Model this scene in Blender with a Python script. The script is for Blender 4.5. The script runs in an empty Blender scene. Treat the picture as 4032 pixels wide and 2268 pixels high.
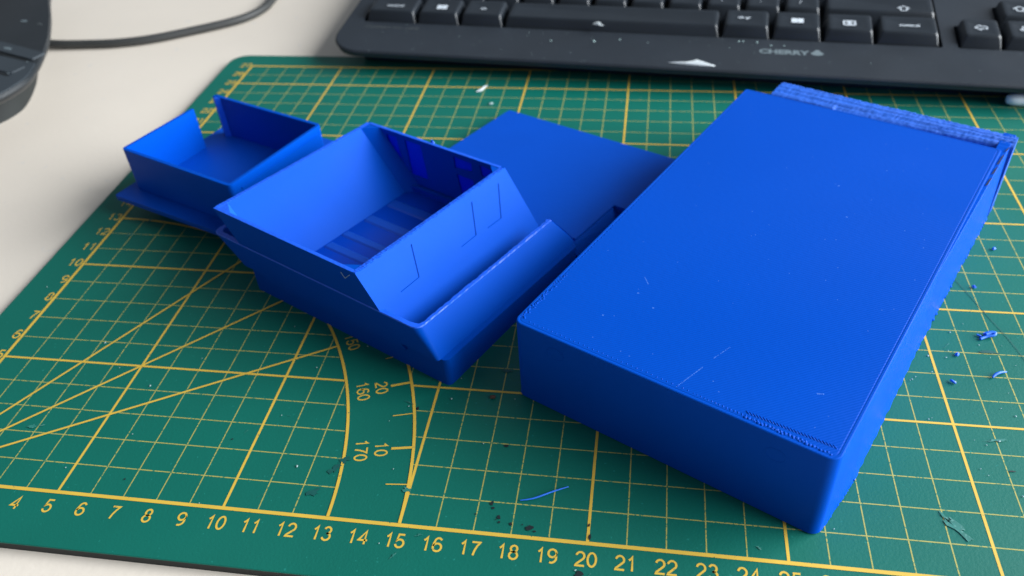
import bpy, bmesh, math, random
from mathutils import Vector, Matrix
from mathutils.geometry import tessellate_polygon
random.seed(7)
sc = bpy.context.scene
C = sc.collection
CM = 0.01
R = math.radians

# ------------------------------------------------------------------ camera, world, lamp, exposure
cam_d = bpy.data.cameras.new('camera'); cam = bpy.data.objects.new('camera', cam_d); C.objects.link(cam)
rx, ry, rz = (0.98770211, 0.14625001, -0.05527636), (0.05250058, -0.64326393, -0.76384239), (-0.14726925, 0.7515467, -0.64303136)
M = Matrix(((rx[0], -ry[0], -rz[0], 0.2091616), (rx[1], -ry[1], -rz[1], -0.1225390), (rx[2], -ry[2], -rz[2], 0.1898215), (0, 0, 0, 1)))
cam.matrix_world = M
cam_d.sensor_width = 36; cam_d.lens = 36 * 3301.8 / 4032
cam_d.clip_start = 0.01; cam_d.clip_end = 20
cam_d.dof.use_dof = True; cam_d.dof.focus_distance = 0.228; cam_d.dof.aperture_fstop = 16
sc.camera = cam

w = bpy.data.worlds.new('World'); sc.world = w; w.use_nodes = True
bg = w.node_tree.nodes['Background']; bg.inputs[0].default_value = (0.78, 0.88, 1.0, 1); bg.inputs[1].default_value = 0.22
sc.view_settings.view_transform = 'Standard'; sc.view_settings.look = 'None'; sc.view_settings.exposure = 0; sc.view_settings.gamma = 1

def area(name, pos, target, sx, sy, power, col):
    l = bpy.data.lights.new(name, 'AREA'); l.shape = 'RECTANGLE'; l.size = sx; l.size_y = sy; l.energy = power; l.color = col
    o = bpy.data.objects.new(name, l); C.objects.link(o); o.location = pos
    o.rotation_euler = (Vector(target) - Vector(pos)).to_track_quat('-Z', 'Y').to_euler()
    return o
AZ, EL, DI = R(6), R(24.5), 1.9
tgt = Vector((0.18, 0.10, 0.0))
area('window_light', tgt + Vector((math.cos(AZ) * math.cos(EL), math.sin(AZ) * math.cos(EL), math.sin(EL))) * DI, tgt, 2.0, 1.5, 148, (0.93, 0.97, 1.0))

# ------------------------------------------------------------------ materials
def nn(nt, t, **kw):
    n = nt.nodes.new(t)
    for k, v in kw.items(): setattr(n, k, v)
    return n
def mat(name, col, rough=0.5, var=0.0, vscale=200, bump=0.0, bscale=400, spec=0.5, rvar=0.0, trans=0.0, speck=None, stretch=None, ior=None):
    m = bpy.data.materials.new(name); m.use_nodes = True; nt = m.node_tree; L = nt.links
    b = nt.nodes['Principled BSDF']
    b.inputs['Base Color'].default_value = (*col, 1); b.inputs['Roughness'].default_value = rough
    b.inputs['Specular IOR Level'].default_value = spec
    tc = nn(nt, 'ShaderNodeTexCoord'); mp = nn(nt, 'ShaderNodeMapping'); L.new(tc.outputs['Object'], mp.inputs[0])
    if stretch: mp.inputs['Scale'].default_value = stretch
    src = None
    if var:
        n = nn(nt, 'ShaderNodeTexNoise'); n.inputs['Scale'].default_value = vscale; n.inputs['Detail'].default_value = 5; L.new(mp.outputs[0], n.inputs[0])
        mx = nn(nt, 'ShaderNodeMix', data_type='RGBA'); L.new(n.outputs[0], mx.inputs[0])
        mx.inputs[6].default_value = (*[c * (1 - var) for c in col], 1); mx.inputs[7].default_value = (*[min(1, c * (1 + var)) for c in col], 1)
        src = mx.outputs[2]
    if speck:
        scol, sscale, thr = speck
        n = nn(nt, 'ShaderNodeTexNoise'); n.inputs['Scale'].default_value = sscale; n.inputs['Detail'].default_value = 3; L.new(tc.outputs['Object'], n.inputs[0])
        rp = nn(nt, 'ShaderNodeValToRGB'); rp.color_ramp.elements[0].position = thr; rp.color_ramp.elements[1].position = thr + 0.05; L.new(n.outputs[0], rp.inputs[0])
        mx = nn(nt, 'ShaderNodeMix', data_type='RGBA'); L.new(rp.outputs[0], mx.inputs[0])
        if src: L.new(src, mx.inputs[6])
        else: mx.inputs[6].default_value = (*col, 1)
        mx.inputs[7].default_value = (*scol, 1); src = mx.outputs[2]
    if src: L.new(src, b.inputs['Base Color'])
    if rvar:
        n = nn(nt, 'ShaderNodeTexNoise'); n.inputs['Scale'].default_value = vscale * 0.4; n.inputs['Detail'].default_value = 4; L.new(tc.outputs['Object'], n.inputs[0])
        r = nn(nt, 'ShaderNodeMapRange'); r.inputs[1].default_value = 0.3; r.inputs[2].default_value = 0.7; r.inputs[3].default_value = rough - rvar; r.inputs[4].default_value = rough + rvar
        L.new(n.outputs[0], r.inputs[0]); L.new(r.outputs[0], b.inputs['Roughness'])
    if bump:
        n = nn(nt, 'ShaderNodeTexNoise'); n.inputs['Scale'].default_value = bscale; n.inputs['Detail'].default_value = 4; L.new(mp.outputs[0], n.inputs[0])
        bp = nn(nt, 'ShaderNodeBump'); bp.inputs['Strength'].default_value = bump; bp.inputs['Distance'].default_value = 0.0004; L.new(n.outputs[0], bp.inputs['Height']); L.new(bp.outputs[0], b.inputs['Normal'])
    if trans:
        out = nt.nodes['Material Output']; t = nn(nt, 'ShaderNodeBsdfTranslucent'); t.inputs[0].default_value = (0.0, 0.03, 0.95, 1)
        ms = nn(nt, 'ShaderNodeMixShader'); ms.inputs[0].default_value = trans; L.new(b.outputs[0], ms.inputs[1]); L.new(t.outputs[0], ms.inputs[2]); L.new(ms.outputs[0], out.inputs[0])
    return m
BLUE = (0.0002, 0.062, 0.44)
def printed(name, wave_axis, wscale, wstr, col=BLUE, rough=0.42, rvar=0.05, rot=0.0, vscale=60, nstr=0.12, spec=.11):
    """filament plastic: extrusion lines as a fine wave relief, uneven sheen"""
    m = mat(name, col, rough=rough, var=0.06, vscale=vscale, rvar=rvar, spec=spec)
    nt = m.node_tree; L = nt.links; b = nt.nodes['Principled BSDF']
    tc = nn(nt, 'ShaderNodeTexCoord'); mp = nn(nt, 'ShaderNodeMapping'); mp.inputs['Rotation'].default_value = (0, 0, rot)
    L.new(tc.outputs['Object'], mp.inputs[0])
    wv = nn(nt, 'ShaderNodeTexWave', bands_direction=wave_axis); wv.inputs['Scale'].default_value = wscale; wv.inputs['Distortion'].default_value = 0.6
    wv.inputs['Detail'].default_value = 1; wv.inputs['Detail Scale'].default_value = 0.3; L.new(mp.outputs[0], wv.inputs[0])
    n = nn(nt, 'ShaderNodeTexNoise'); n.inputs['Scale'].default_value = 500; n.inputs['Detail'].default_value = 3; L.new(tc.outputs['Object'], n.inputs[0])
    b1 = nn(nt, 'ShaderNodeBump'); b1.inputs['Strength'].default_value = nstr; b1.inputs['Distance'].default_value = 0.0003; L.new(n.outputs[0], b1.inputs['Height'])
    b2 = nn(nt, 'ShaderNodeBump'); b2.inputs['Strength'].default_value = wstr; b2.inputs['Distance'].default_value = 0.0001; L.new(wv.outputs[0], b2.inputs['Height']); L.new(b1.outputs[0], b2.inputs['Normal'])
    L.new(b2.outputs[0], b.inputs['Normal'])
    return m
M_top = printed('blue_print_top', 'X', 420, 0.34, rot=R(38), rough=0.42, rvar=0.12, vscale=22, spec=.08)
M_wall = printed('blue_print_wall', 'Z', 900, 0.15, spec=.035)
M_flat = printed('blue_print_flat', 'X', 500, 0.25, rot=R(-30), rough=0.45)
M_stripe = mat('blue_reflection_stripe', (0.003, 0.062, 0.42), rough=0.4, var=0.1, vscale=300)  # paler blue painted in for reflections on the glossy floor
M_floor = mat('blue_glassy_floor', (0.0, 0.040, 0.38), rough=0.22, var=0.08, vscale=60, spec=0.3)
M_rough = mat('blue_print_rough', (0.006, 0.095, 0.52), rough=0.6, var=0.45, vscale=450, bump=0.5, bscale=900, stretch=(.12, 1, 1))
M_rim = mat('blue_print_rim', (0.006, 0.10, 0.72), rough=0.45, var=0.2, vscale=500, bump=0.5, bscale=900)
M_pane = mat('blue_thin_pane', (0.0, 0.03, 0.6), rough=0.35, trans=0.22)
M_scr = mat('pale_scratch', (0.05, 0.18, 0.62), rough=0.6, var=0.3, vscale=2000)
M_crumb = mat('blue_crumb', (0.02, 0.16, 0.75), rough=0.45, var=0.2, vscale=900)
M_mat = mat('mat_green', (0.002, 0.126, 0.094), rough=0.50, var=0.10, vscale=35, rvar=0.07, bump=0.14, bscale=1500, spec=0.30, speck=((0.010, 0.19, 0.155), 900, 0.70))
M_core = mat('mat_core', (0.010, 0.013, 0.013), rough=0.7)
M_thick = mat('print_yellow', (0.66, 0.43, 0.055), rough=0.5, var=0.12, vscale=150, speck=((0.10, 0.16, 0.08), 750, 0.69))
M_thin = mat('print_yellow_thin', (0.38, 0.36, 0.09), rough=0.5, var=0.2, vscale=900, speck=((0.06, 0.20, 0.10), 1500, 0.57))
M_ink = mat('ink_dark', (0.008, 0.015, 0.018), rough=0.5)
M_scuff = mat('mat_scuff', (0.015, 0.165, 0.132), rough=0.65, var=0.5, vscale=500, speck=((0.07, 0.24, 0.20), 900, .55))
M_dark = mat('mat_smudge', (0.004, 0.085, 0.075), rough=0.5, var=0.3, vscale=600)
M_desk = mat('desk_laminate', (0.755, 0.68, 0.59), rough=0.42, var=0.035, vscale=25, rvar=0.06, bump=0.15, bscale=500, spec=0.4, speck=((0.70, 0.65, 0.59), 160, 0.68))
M_kb = mat('keyboard_plastic', (0.019, 0.025, 0.034), rough=0.42, var=0.25, vscale=40, bump=0.25, bscale=2500, rvar=0.06, spec=0.5, speck=((0.045, 0.055, 0.065), 1100, 0.72))
M_key = mat('keycap_plastic', (0.014, 0.019, 0.026), rough=0.36, var=0.25, vscale=60, bump=0.15, bscale=2500, rvar=0.08)
M_well = mat('key_well', (0.006, 0.008, 0.010), rough=0.6)
M_leg = mat('legend_white', (0.62, 0.68, 0.75), rough=0.5)
M_leg2 = mat('legend_grey', (0.14, 0.18, 0.20), rough=0.5)
M_leg3 = mat('legend_faint', (0.055, 0.065, 0.07), rough=0.5)
M_white = mat('paper_scrap', (0.58, 0.63, 0.65), rough=0.7, var=0.15, vscale=500)
M_dust = mat('dust_pale', (0.30, 0.42, 0.42), rough=0.8)
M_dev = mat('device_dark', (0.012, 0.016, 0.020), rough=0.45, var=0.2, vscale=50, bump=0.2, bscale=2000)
M_dev2 = mat('device_panel', (0.030, 0.040, 0.050), rough=0.5, var=0.15, vscale=50, bump=0.2, bscale=2000)
M_cable = mat('cable_rubber', (0.040, 0.042, 0.042), rough=0.55)
M_tube = mat('marker_plastic', (0.85, 0.90, 0.92), rough=0.25, var=0.06, vscale=120)
M_brown = mat('crumb_brown', (0.09, 0.05, 0.035), rough=0.8)

# ------------------------------------------------------------------ helpers (everything is written in centimetres)
def mesh(name, V, F, m, parent=None, smooth=False, angle=35):
    me = bpy.data.meshes.new(name)
    me.from_pydata([(x * CM, y * CM, z * CM) for x, y, z in V], [], F); me.validate()
    bm = bmesh.new(); bm.from_mesh(me); bmesh.ops.remove_doubles(bm, verts=bm.verts, dist=1e-7)
    bmesh.ops.recalc_face_normals(bm, faces=bm.faces); bm.to_mesh(me); bm.free()
    me.materials.append(m)
    o = bpy.data.objects.new(name, me); C.objects.link(o)
    if parent: o.parent = parent
    if smooth:
        for p in me.polygons: p.use_smooth = True
        me.set_sharp_from_angle(angle=R(angle))
    return o
def flat(name, V, F, m, parent=None):
    """flat print: normals up, no doubles pass"""
    me = bpy.data.meshes.new(name); me.from_pydata([(x * CM, y * CM, z * CM) for x, y, z in V], [], F)
    me.materials.append(m); o = bpy.data.objects.new(name, me); C.objects.link(o)
    if parent: o.parent = parent
    return o
def thing(name, label, cat, loc=(0, 0, 0), rot=0.0, group=None, rx_=0.0):
    o = bpy.data.objects.new(name, None); C.objects.link(o); o.empty_display_size = 0.01
    o.location = [c * CM for c in loc]; o.rotation_euler = (rx_, 0, rot)
    o['label'] = label; o['category'] = cat
    if group: o['group'] = group
    return o
def tag(o, label, cat, group=None):
    o['label'] = label; o['category'] = cat
    if group: o['group'] = group
    return o
def rpoly(pts, rad, nseg=6, nedge=1, jit=0.0):
    """polygon with rounded corners; rad a number or list; edges split nedge times"""
    n = len(pts); rad = [rad] * n if not isinstance(rad, (list, tuple)) else rad
    arcs = []
    for i in range(n):
        p0, p, p1 = Vector(pts[i - 1]), Vector(pts[i]), Vector(pts[(i + 1) % n])
        a, b = (p0 - p).normalized(), (p1 - p).normalized(); r = rad[i]
        if r < 1e-6: arcs.append([p.copy() for _ in range(nseg + 1)]); continue
        h = math.acos(max(-1, min(1, a.dot(b)))) / 2; t = r / math.tan(h)
        c = p + (a + b).normalized() * (r / math.sin(h)); s, e = p + a * t - c, p + b * t - c
        tot = s.angle_signed(e) if s.length and e.length else 0
        arcs.append([c + Matrix.Rotation(-tot * k / nseg, 2) @ s for k in range(nseg + 1)])
    out = []
    for i in range(n):
        out += arcs[i]
        e0, e1 = arcs[i][-1], arcs[(i + 1) % n][0]
        for k in range(1, nedge): out.append(e0.lerp(e1, k / nedge))
    if jit: out = [v + Vector((random.uniform(-jit, jit), random.uniform(-jit, jit))) for v in out]
    return [(v.x, v.y) for v in out]
def loft(rings, cap0=True, cap1=True, T=None):
    V, F = [], []; n = len(rings[0])
    for r in rings: V += list(r)
    for k in range(len(rings) - 1):
        for i in range(n):
            j = (i + 1) % n; F.append((k * n + i, k * n + j, (k + 1) * n + j, (k + 1) * n + i))
    if cap0: F.append(tuple(range(n - 1, -1, -1)))
    if cap1: F.append(tuple((len(rings) - 1) * n + i for i in range(n)))
    if T: V = [T(*v) for v in V]
    return V, F
def ring(poly, z): return [(x, y, z) for x, y in poly]
def holed(outer, holes, mp, d0, d1, sub=1):
    """slab with polygonal openings; mp(u,v,d) -> xyz"""
    loops = [outer] + holes; flatp = [p for l in loops for p in l]
    tris = tessellate_polygon([[Vector((p[0], p[1], 0)) for p in l] for l in loops]); n = len(flatp)
    V = [mp(u, v, d0) for u, v in flatp] + [mp(u, v, d1) for u, v in flatp]
    F = [tuple(t) for t in tris] + [tuple(i + n for i in reversed(t)) for t in tris]; k = 0
    for l in loops:
        m_ = len(l)
        for i in range(m_): j = (i + 1) % m_; F.append((k + i, k + j, k + j + n, k + i + n))
        k += m_
    return V, F
def prism(poly, z0, z1): return loft([ring(poly, z0), ring(poly, z1)])
def box(x0, x1, y0, y1, z0, z1): return prism([(x0, y0), (x1, y0), (x1, y1), (x0, y1)], z0, z1)
def merge(*parts):
    V, F = [], []
    for v, f in parts:
        k = len(V); V += v; F += [tuple(i + k for i in q) for q in f]
    return V, F
def tube(pts, r, n=10, taper=None, closed_ends=True):
    rings = []; P = [Vector(p) for p in pts]
    for i, p in enumerate(P):
        d = (P[min(i + 1, len(P) - 1)] - P[max(i - 1, 0)]).normalized(); a = d.orthogonal() if abs(d.z) > .9 else d.cross(Vector((0, 0, 1))).normalized()
        a.normalize(); b = d.cross(a); rr = r * (taper[i] if taper else 1)
        rings.append([tuple(p + a * math.cos(t) * rr + b * math.sin(t) * rr) for t in [2 * math.pi * k / n for k in range(n)]])
    return loft(rings)
def catmull(P, k=8):
    P = [Vector(p) for p in P]; out = []
    for i in range(len(P) - 1):
        p0, p1, p2, p3 = P[max(i - 1, 0)], P[i], P[i + 1], P[min(i + 2, len(P) - 1)]
        for s in range(k):
            t = s / k; out.append(0.5 * ((2 * p1) + (p2 - p0) * t + (2 * p0 - 5 * p1 + 4 * p2 - p3) * t * t + (3 * p1 - p0 - 3 * p2 + p3) * t ** 3))
    out.append(P[-1]); return [tuple(v) for v in out]
def text(name, body, size, m, parent, loc, rot=(0, 0, 0), align='CENTER', bold=0.0, sx=1.0, name_kids=None):
    cu = bpy.data.curves.new(name, 'FONT'); cu.body = body; cu.size = size * CM / 0.73; cu.align_x = align; cu.align_y = 'CENTER'; cu.offset = bold * CM
    cu.resolution_u = 3
    t = bpy.data.objects.new('tmp', cu); C.objects.link(t)
    dg = bpy.context.evaluated_depsgraph_get(); me = bpy.data.meshes.new_from_object(t.evaluated_get(dg))
    bpy.data.objects.remove(t)
    if sx == 'fit': sx = FITX
    for v in me.vertices: v.co.x *= sx
    me.materials.clear(); me.materials.append(m); me.name = name
    o = bpy.data.objects.new(name, me); C.objects.link(o); o.parent = parent
    o.location = [c * CM for c in loc]; o.rotation_euler = rot
    return o

FITX = 1.12
def arcp(cx, cy, rx_, ry_, a0, a1, n=10): return [(cx + rx_ * math.cos(R(a0 + (a1 - a0) * k / n)), cy + ry_ * math.sin(R(a0 + (a1 - a0) * k / n))) for k in range(n + 1)]
DIG = {'0': [arcp(.3, .5, .25, .46, 0, 360, 22)], '1': [[(.12, .72), (.22, .78), (.33, .96), (.33, 0)]],
       '2': [arcp(.3, .69, .24, .27, 170, -35, 12) + [(.08, .13), (.05, .04), (.57, .04)]],
       '3': [arcp(.29, .73, .21, .23, 160, -75, 11) + [(.26, .52)], [(.26, .52)] + arcp(.29, .27, .25, .25, 80, -165, 12)],
       '4': [[(.44, 0), (.44, .94), (.04, .29), (.60, .29)]],
       '5': [[(.53, .94), (.16, .94), (.09, .49)] + arcp(.29, .31, .26, .28, 130, -165, 13)],
       '6': [arcp(.33, .68, .22, .27, 30, 150, 8) + [(.07, .55), (.05, .42)] + arcp(.31, .30, .26, .27, 165, 525, 18)],
       '7': [[(.05, .92), (.56, .92), (.40, .66), (.28, .35), (.22, 0)]],
       '8': [arcp(.3, .73, .20, .22, 0, 360, 16), arcp(.3, .27, .25, .25, 0, 360, 18)],
       '9': [arcp(.29, .68, .25, .27, 0, 360, 18) + arcp(.25, .36, .29, .32, 10, -110, 8)]}
def number(name, body, h, parent, loc, rz_=0.0, align='C', wd=.056, adv=.70):
    """printed number drawn as plain sans strokes, flat on the mat"""
    V, F = [], []; W = (len(body) - 1) * adv + .60; x0 = -W / 2 if align == 'C' else -W
    for k, ch in enumerate(body):
        for st_ in DIG[ch]:
            P = [Vector(((x0 + k * adv + x) * h, (y - .5) * h)) for x, y in st_]; n = len(P); cl = (P[0] - P[-1]).length < 1e-6; b = len(V)
            for i, p in enumerate(P):
                a_ = P[i - 1] if i else (P[-2] if cl else p); c_ = P[i + 1] if i < n - 1 else (P[1] if cl else p)
                d1, d2 = (p - a_), (c_ - p); d1 = d1.normalized() if d1.length else d2.normalized(); d2 = d2.normalized() if d2.length else d1
                t_ = (d1 + d2).normalized(); q = Vector((-t_.y, t_.x)) * (wd / 2 / max(.5, t_.dot(d1))); V += [(*(p + q), 0), (*(p - q), 0)]
            for i in range(n - 1): F.append((b + 2 * i, b + 2 * i + 1, b + 2 * i + 3, b + 2 * i + 2))
    o = flat(name, V, F, M_thick, parent); o.location = [c * CM for c in loc]; o.rotation_euler = (0, 0, rz_); return o
# ------------------------------------------------------------------ desk
d = mesh('desk', *box(-120, 140, -70, 150, -3.3, -0.30), M_desk); d['kind'] = 'structure'

# ------------------------------------------------------------------ cutting mat
mt = thing('cutting_mat', 'green self-healing cutting mat with yellow centimetre grid and numbers lying on the desk', 'cutting mat', (0, 0, -0.3))
X0, X1, Y0, Y1 = -1.52, 43.5, -1.70, 28.32
pl = rpoly([(X0, Y0), (X1, Y0), (X1, Y1), (X0, Y1)], 0.9, 10)
inn = rpoly([(X0 + .02, Y0 + .02), (X1 - .02, Y0 + .02), (X1 - .02, Y1 - .02), (X0 + .02, Y1 - .02)], 0.88, 10)
mesh('mat_sheet', *loft([ring(pl, .26), ring(pl, .285), ring(inn, .30)], cap0=False), M_mat, mt)
mesh('mat_core', *prism(pl, 0.0, .26), M_core, mt)
ZP = .3025
class Strips:
    def __init__(s): s.V, s.F = [], []
    def quad(s, a, b, c, d, z):
        k = len(s.V); s.V += [(*a, z), (*b, z), (*c, z), (*d, z)]; s.F.append((k, k + 1, k + 2, k + 3))
    def line(s, a, b, w, z, n=1):
        a, b = Vector(a), Vector(b); d = (b - a).normalized(); q = Vector((-d.y, d.x)) * w / 2
        s.quad(a - q, b - q, b + q, a + q, z)
    def arc(s, r, w, a0, a1, z, n=90, c=(0, 0)):
        for i in range(n):
            t0, t1 = a0 + (a1 - a0) * i / n, a0 + (a1 - a0) * (i + 1) / n
            P = lambda rr, t: (c[0] + rr * math.cos(t), c[1] + rr * math.sin(t))
            s.quad(P(r - w / 2, t0), P(r + w / 2, t0), P(r + w / 2, t1), P(r - w / 2, t1), z)
thin, thick, prot = Strips(), Strips(), Strips()
R1, R2 = 13.0, 15.0
NX, NY = 42, 27
def gaps(c):
    """visible spans of a grid line at offset c from an axis, interrupted between the two protractor arcs"""
    a = math.sqrt(R1 * R1 - c * c) if c < R1 else None; b = math.sqrt(R2 * R2 - c * c) if c < R2 else None
    return a, b
for i in range(1, NX):
    S, W, z = (thick, .078, ZP + .003) if i % 5 == 0 else (thin, .034, ZP)
    a, b = gaps(i)
    if i == 15: S.line((i, 0), (i, NY), W, z)
    elif b is None: S.line((i, 0), (i, NY), W, z)
    else:
        if a: S.line((i, 0), (i, a), W, z)
        S.line((i, b), (i, NY), W, z)
for j in range(1, NY):
    S, W, z = (thick, .078, ZP + .006) if j % 5 == 0 else (thin, .034, ZP + .0015)
    a, b = gaps(j)
    if j == 15 or b is None: S.line((0, j), (NX, j), W, z)
    else:
        if a: S.line((0, j), (a, j), W, z)
        S.line((b, j), (NX, j), W, z)
for p, q, k in (((-.055, 0), (NX + .055, 0), 0), ((-.055, NY), (NX + .055, NY), 1), ((0, 0), (0, NY), 2), ((NX, 0), (NX, NY), 3)):
    thick.line(p, q, .11, ZP + .008 + .0015 * k)
prot.arc(R1, .09, 0.004, math.pi / 2 - .004, ZP + .014); prot.arc(R2, .09, 0.004, math.pi / 2 - .004, ZP + .014)
for k, dg_ in enumerate((30, 45, 60)):
    t = R(dg_); prot.line((0, 0), (R1 * math.cos(t), R1 * math.sin(t)), .075, ZP + .016 + .0015 * k)
for dg_ in range(5, 90, 5):
    t = R(dg_); W = .085 if dg_ % 10 == 0 else .035
    prot.line((14.35 * math.cos(t), 14.35 * math.sin(t)), (14.97 * math.cos(t), 14.97 * math.sin(t)), W, ZP + .012)
for S, nm, mm in ((thin, 'thin_grid_print', M_thin), (thick, 'thick_grid_print', M_thick), (prot, 'protractor_print', M_thick)):
    o = flat(nm, S.V, S.F, mm, mt)
for i in range(1, NX + 1): number('ruler_number', str(i), .42, mt, (i, -.46, ZP + .004))
for j in range(1, NY + 1): number('ruler_number', str(j), .42, mt, (-.10, j + .08, ZP + .004), align='R')
for dg_ in range(10, 90, 10):
    t = R(dg_)
    number('angle_number', str(180 - dg_), .38, mt, (13.48 * math.cos(t), 13.48 * math.sin(t), ZP + .004), t - math.pi / 2, wd=.050)
    number('angle_number', str(dg_), .38, mt, (14.06 * math.cos(t), 14.06 * math.sin(t), ZP + .004), t - math.pi / 2, wd=.050)
def blob(x, y, r, z, asp=1.0, rot=0.0, n=11, rough=.45):
    P = []
    for k in range(n):
        t = 2 * math.pi * k / n; rr = r * random.uniform(1 - rough, 1 + rough * .6)
        u, v = rr * math.cos(t), rr * math.sin(t) * asp
        P.append((x + u * math.cos(rot) - v * math.sin(rot), y + u * math.sin(rot) + v * math.cos(rot), z))
    return P, [tuple(range(n))]
for x, y, r_, asp in ((17.45, 2.92, .09, .7), (17.36, .95, .05, 1.6), (17.41, .80, .045, 1), (17.61, .53, .055, 1.2), (17.64, .37, .035, 1), (17.55, .45, .02, 1), (18.46, .29, .10, .8), (18.6, .2, .05, .6), (17.96, .35, .045, 1),
                      (16.98, .56, .03, 1), (19.86, -.90, .10, 1), (14.54, 4.06, .06, 1.8), (6.75, .62, .04, .7), (31.1, 3.45, .09, .35), (9.3, 2.35, .03, 1), (20.05, .2, .03, 3), (20.0, .55, .03, 2), (18.26, .37, .02, 1)):
    flat('ink_stain', *blob(x, y, r_, ZP + .022, asp), M_ink, mt)
for x, y, r_, asp, rot in ((29.25, 1.5, .42, .28, -.9), (29.05, 1.75, .2, .3, -.9), (28.45, 7.05, .28, .3, -.4), (28.9, 7.0, .18, .5, .2), (2.85, 2.2, .16, .5, .3), (3.1, 2.25, .08, .4, .5), (.95, 11.9, .14, .9, 0), (1.3, 13.0, .10, 1.6, 0),
                           (15.6, -.25, .10, .3, .4), (15.1, -.9, .14, .3, 1.0), (14.2, 4.3, .22, .12, -.4), (14.95, 1.1, .12, .8, 0), (24.3, .35, .12, .2, -.5), (13.3, 23.2, .14, .4, .6), (31.0, 4.5, .3, .15, .2)):
    flat('scuff_mark', *blob(x, y, r_, ZP + .0205, asp, rot, n=17, rough=.8), M_scuff, mt)
for x, y, r_, asp, rot in ((31.76, 8.06, .26, .3, 0), (12.7, 1.6, .22, .5, .9), (12.35, .75, .2, .6, .5), (12.9, 1.95, .2, .5, .4), (17.0, 5.9, .15, .5, 0)):
    flat('smudge_mark', *blob(x, y, r_, ZP + .019, asp, rot, n=17, rough=.6), M_dark, mt)
S = Strips(); cutp = catmull([(31.35, 12.3, 0), (31.75, 11.1, 0), (32.17, 9.73, 0), (32.43, 8.93, 0), (32.59, 8.34, 0), (32.75, 7.6, 0), (32.95, 6.6, 0), (33.2, 5.4, 0)], 4)
for a, b in zip(cutp, cutp[1:]): S.line(a[:2], b[:2], .022, ZP + .018)
flat('knife_cut', S.V, S.F, M_dark, mt)
S = Strips()
for k in range(60):
    x, y = random.uniform(-1, 34), random.uniform(-1.3, 26.5); t = random.uniform(0, 3.14); l = random.uniform(.06, .35)
    S.line((x, y), (x + l * math.cos(t), y + l * math.sin(t)), random.uniform(.006, .014), ZP + .018)
o = flat('fine_scratches', S.V, S.F, M_scuff, mt); o['kind'] = 'stuff'

# ------------------------------------------------------------------ big closed box (right)
A0 = (17.48, 5.0); TH = math.atan2(.892, .452) - math.pi / 2          # local x = across, local y = along
bb = thing('printed_box', 'large closed blue 3D-printed box with a rough ridge along its far end', 'box', (A0[0], A0[1], 0), TH)
def sidex(t, z):
    f = z / 3.0; return 9.27 + .13 * f * t / 16.2 + (1 - f) * (.19 * min(1, t / 2.2) + .05 * t / 16.2)
def bxring(z, e, jit=0.0):
    P = rpoly([(0 + e, 0 + e), (9.27 - e, 0 + e), (sidex(2.2, z) - e, 2.2), (sidex(16.2, z) - e, 16.2 - e), (0 + e, 16.2 - e)], [max(.02, .28 - e), max(.02, .30 - e), .3, .12, .10], 7, 60)
    if jit: P = [(x + (random.uniform(-.3, 1) * jit if x > 9.22 and y > .4 else 0), y) for x, y in P]
    return ring(P, z)
V, F = loft([bxring(.0, .02, .03), bxring(.05, -.015, .035), bxring(.11, 0), bxring(1.2, 0.0), bxring(2.94, 0), bxring(2.985, .012), bxring(3.0, .035)], cap1=False)
mesh('side_walls', V, F, M_wall, bb, smooth=True, angle=40)
V, F = loft([bxring(3.0, .035), bxring(3.0, .085), bxring(2.994, .10), bxring(2.994, .12), bxring(2.999, .135)], cap0=False)
mesh('top_plate', V, F, M_top, bb)
# rough ridge at the far end, a height field with skirts
def rail():
    nS, nT = 170, 18; V, F = [], []; rowz = [-.045, -.02, -.01, .0, .01, -.025, -.03, .01, .02, .015, -.02, .0, .02, .02, -.015, .0, .01, -.01, -.04]
    for i in range(nS + 1):
        s = 1.0 + (9.70 - 1.0) * i / nS
        t0 = 16.25 + max(0, (s - 3.8)) ** 1.1 * .055; t1 = 17.62 - .10 * (s - 1) / 8.7 + random.uniform(-.02, .02)
        if i == 0 : t1 -= .05
        for j in range(nT + 1):
            e = min(j, nT - j) / nT
            z = 2.93 + .05 * (1 - j / nT) + rowz[j] + .006 * math.sin(s * 1.7 + j * 2.1) + (random.gauss(0, .008) if 0 < i < nS else 0) - (.05 if j in (0, nT) else 0) - .12 * max(0, .35 - j / nT) * 2 * (s > 3.5) + .006 * math.sin(s * 9 + j) * math.sin(j * .9)
            V.append((s, t0 + (t1 - t0) * j / nT + random.uniform(-.012, .012), z))
    W = nT + 1
    for i in range(nS):
        for j in range(nT): F.append((i * W + j, (i + 1) * W + j, (i + 1) * W + j + 1, i * W + j + 1))
    edge = [i * W for i in range(nS + 1)] + [nS * W + j for j in range(1, W)] + [i * W + nT for i in range(nS - 1, -1, -1)] + [j for j in range(nT - 1, 0, -1)]
    k = len(V)
    for e in edge: V.append((V[e][0], V[e][1], 0.02))
    n = len(edge)
    for i in range(n): F.append((edge[i], k + i, k + (i + 1) % n, edge[(i + 1) % n]))
    F.append(tuple(k + i for i in range(n)))
    return V, F
mesh('end_ridge', *rail(), M_rough, bb, smooth=True, angle=60)
mesh('groove_floor', *box(1.2, 9.40, 16.21, 16.9, .1, 2.70), M_wall, bb)
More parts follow.
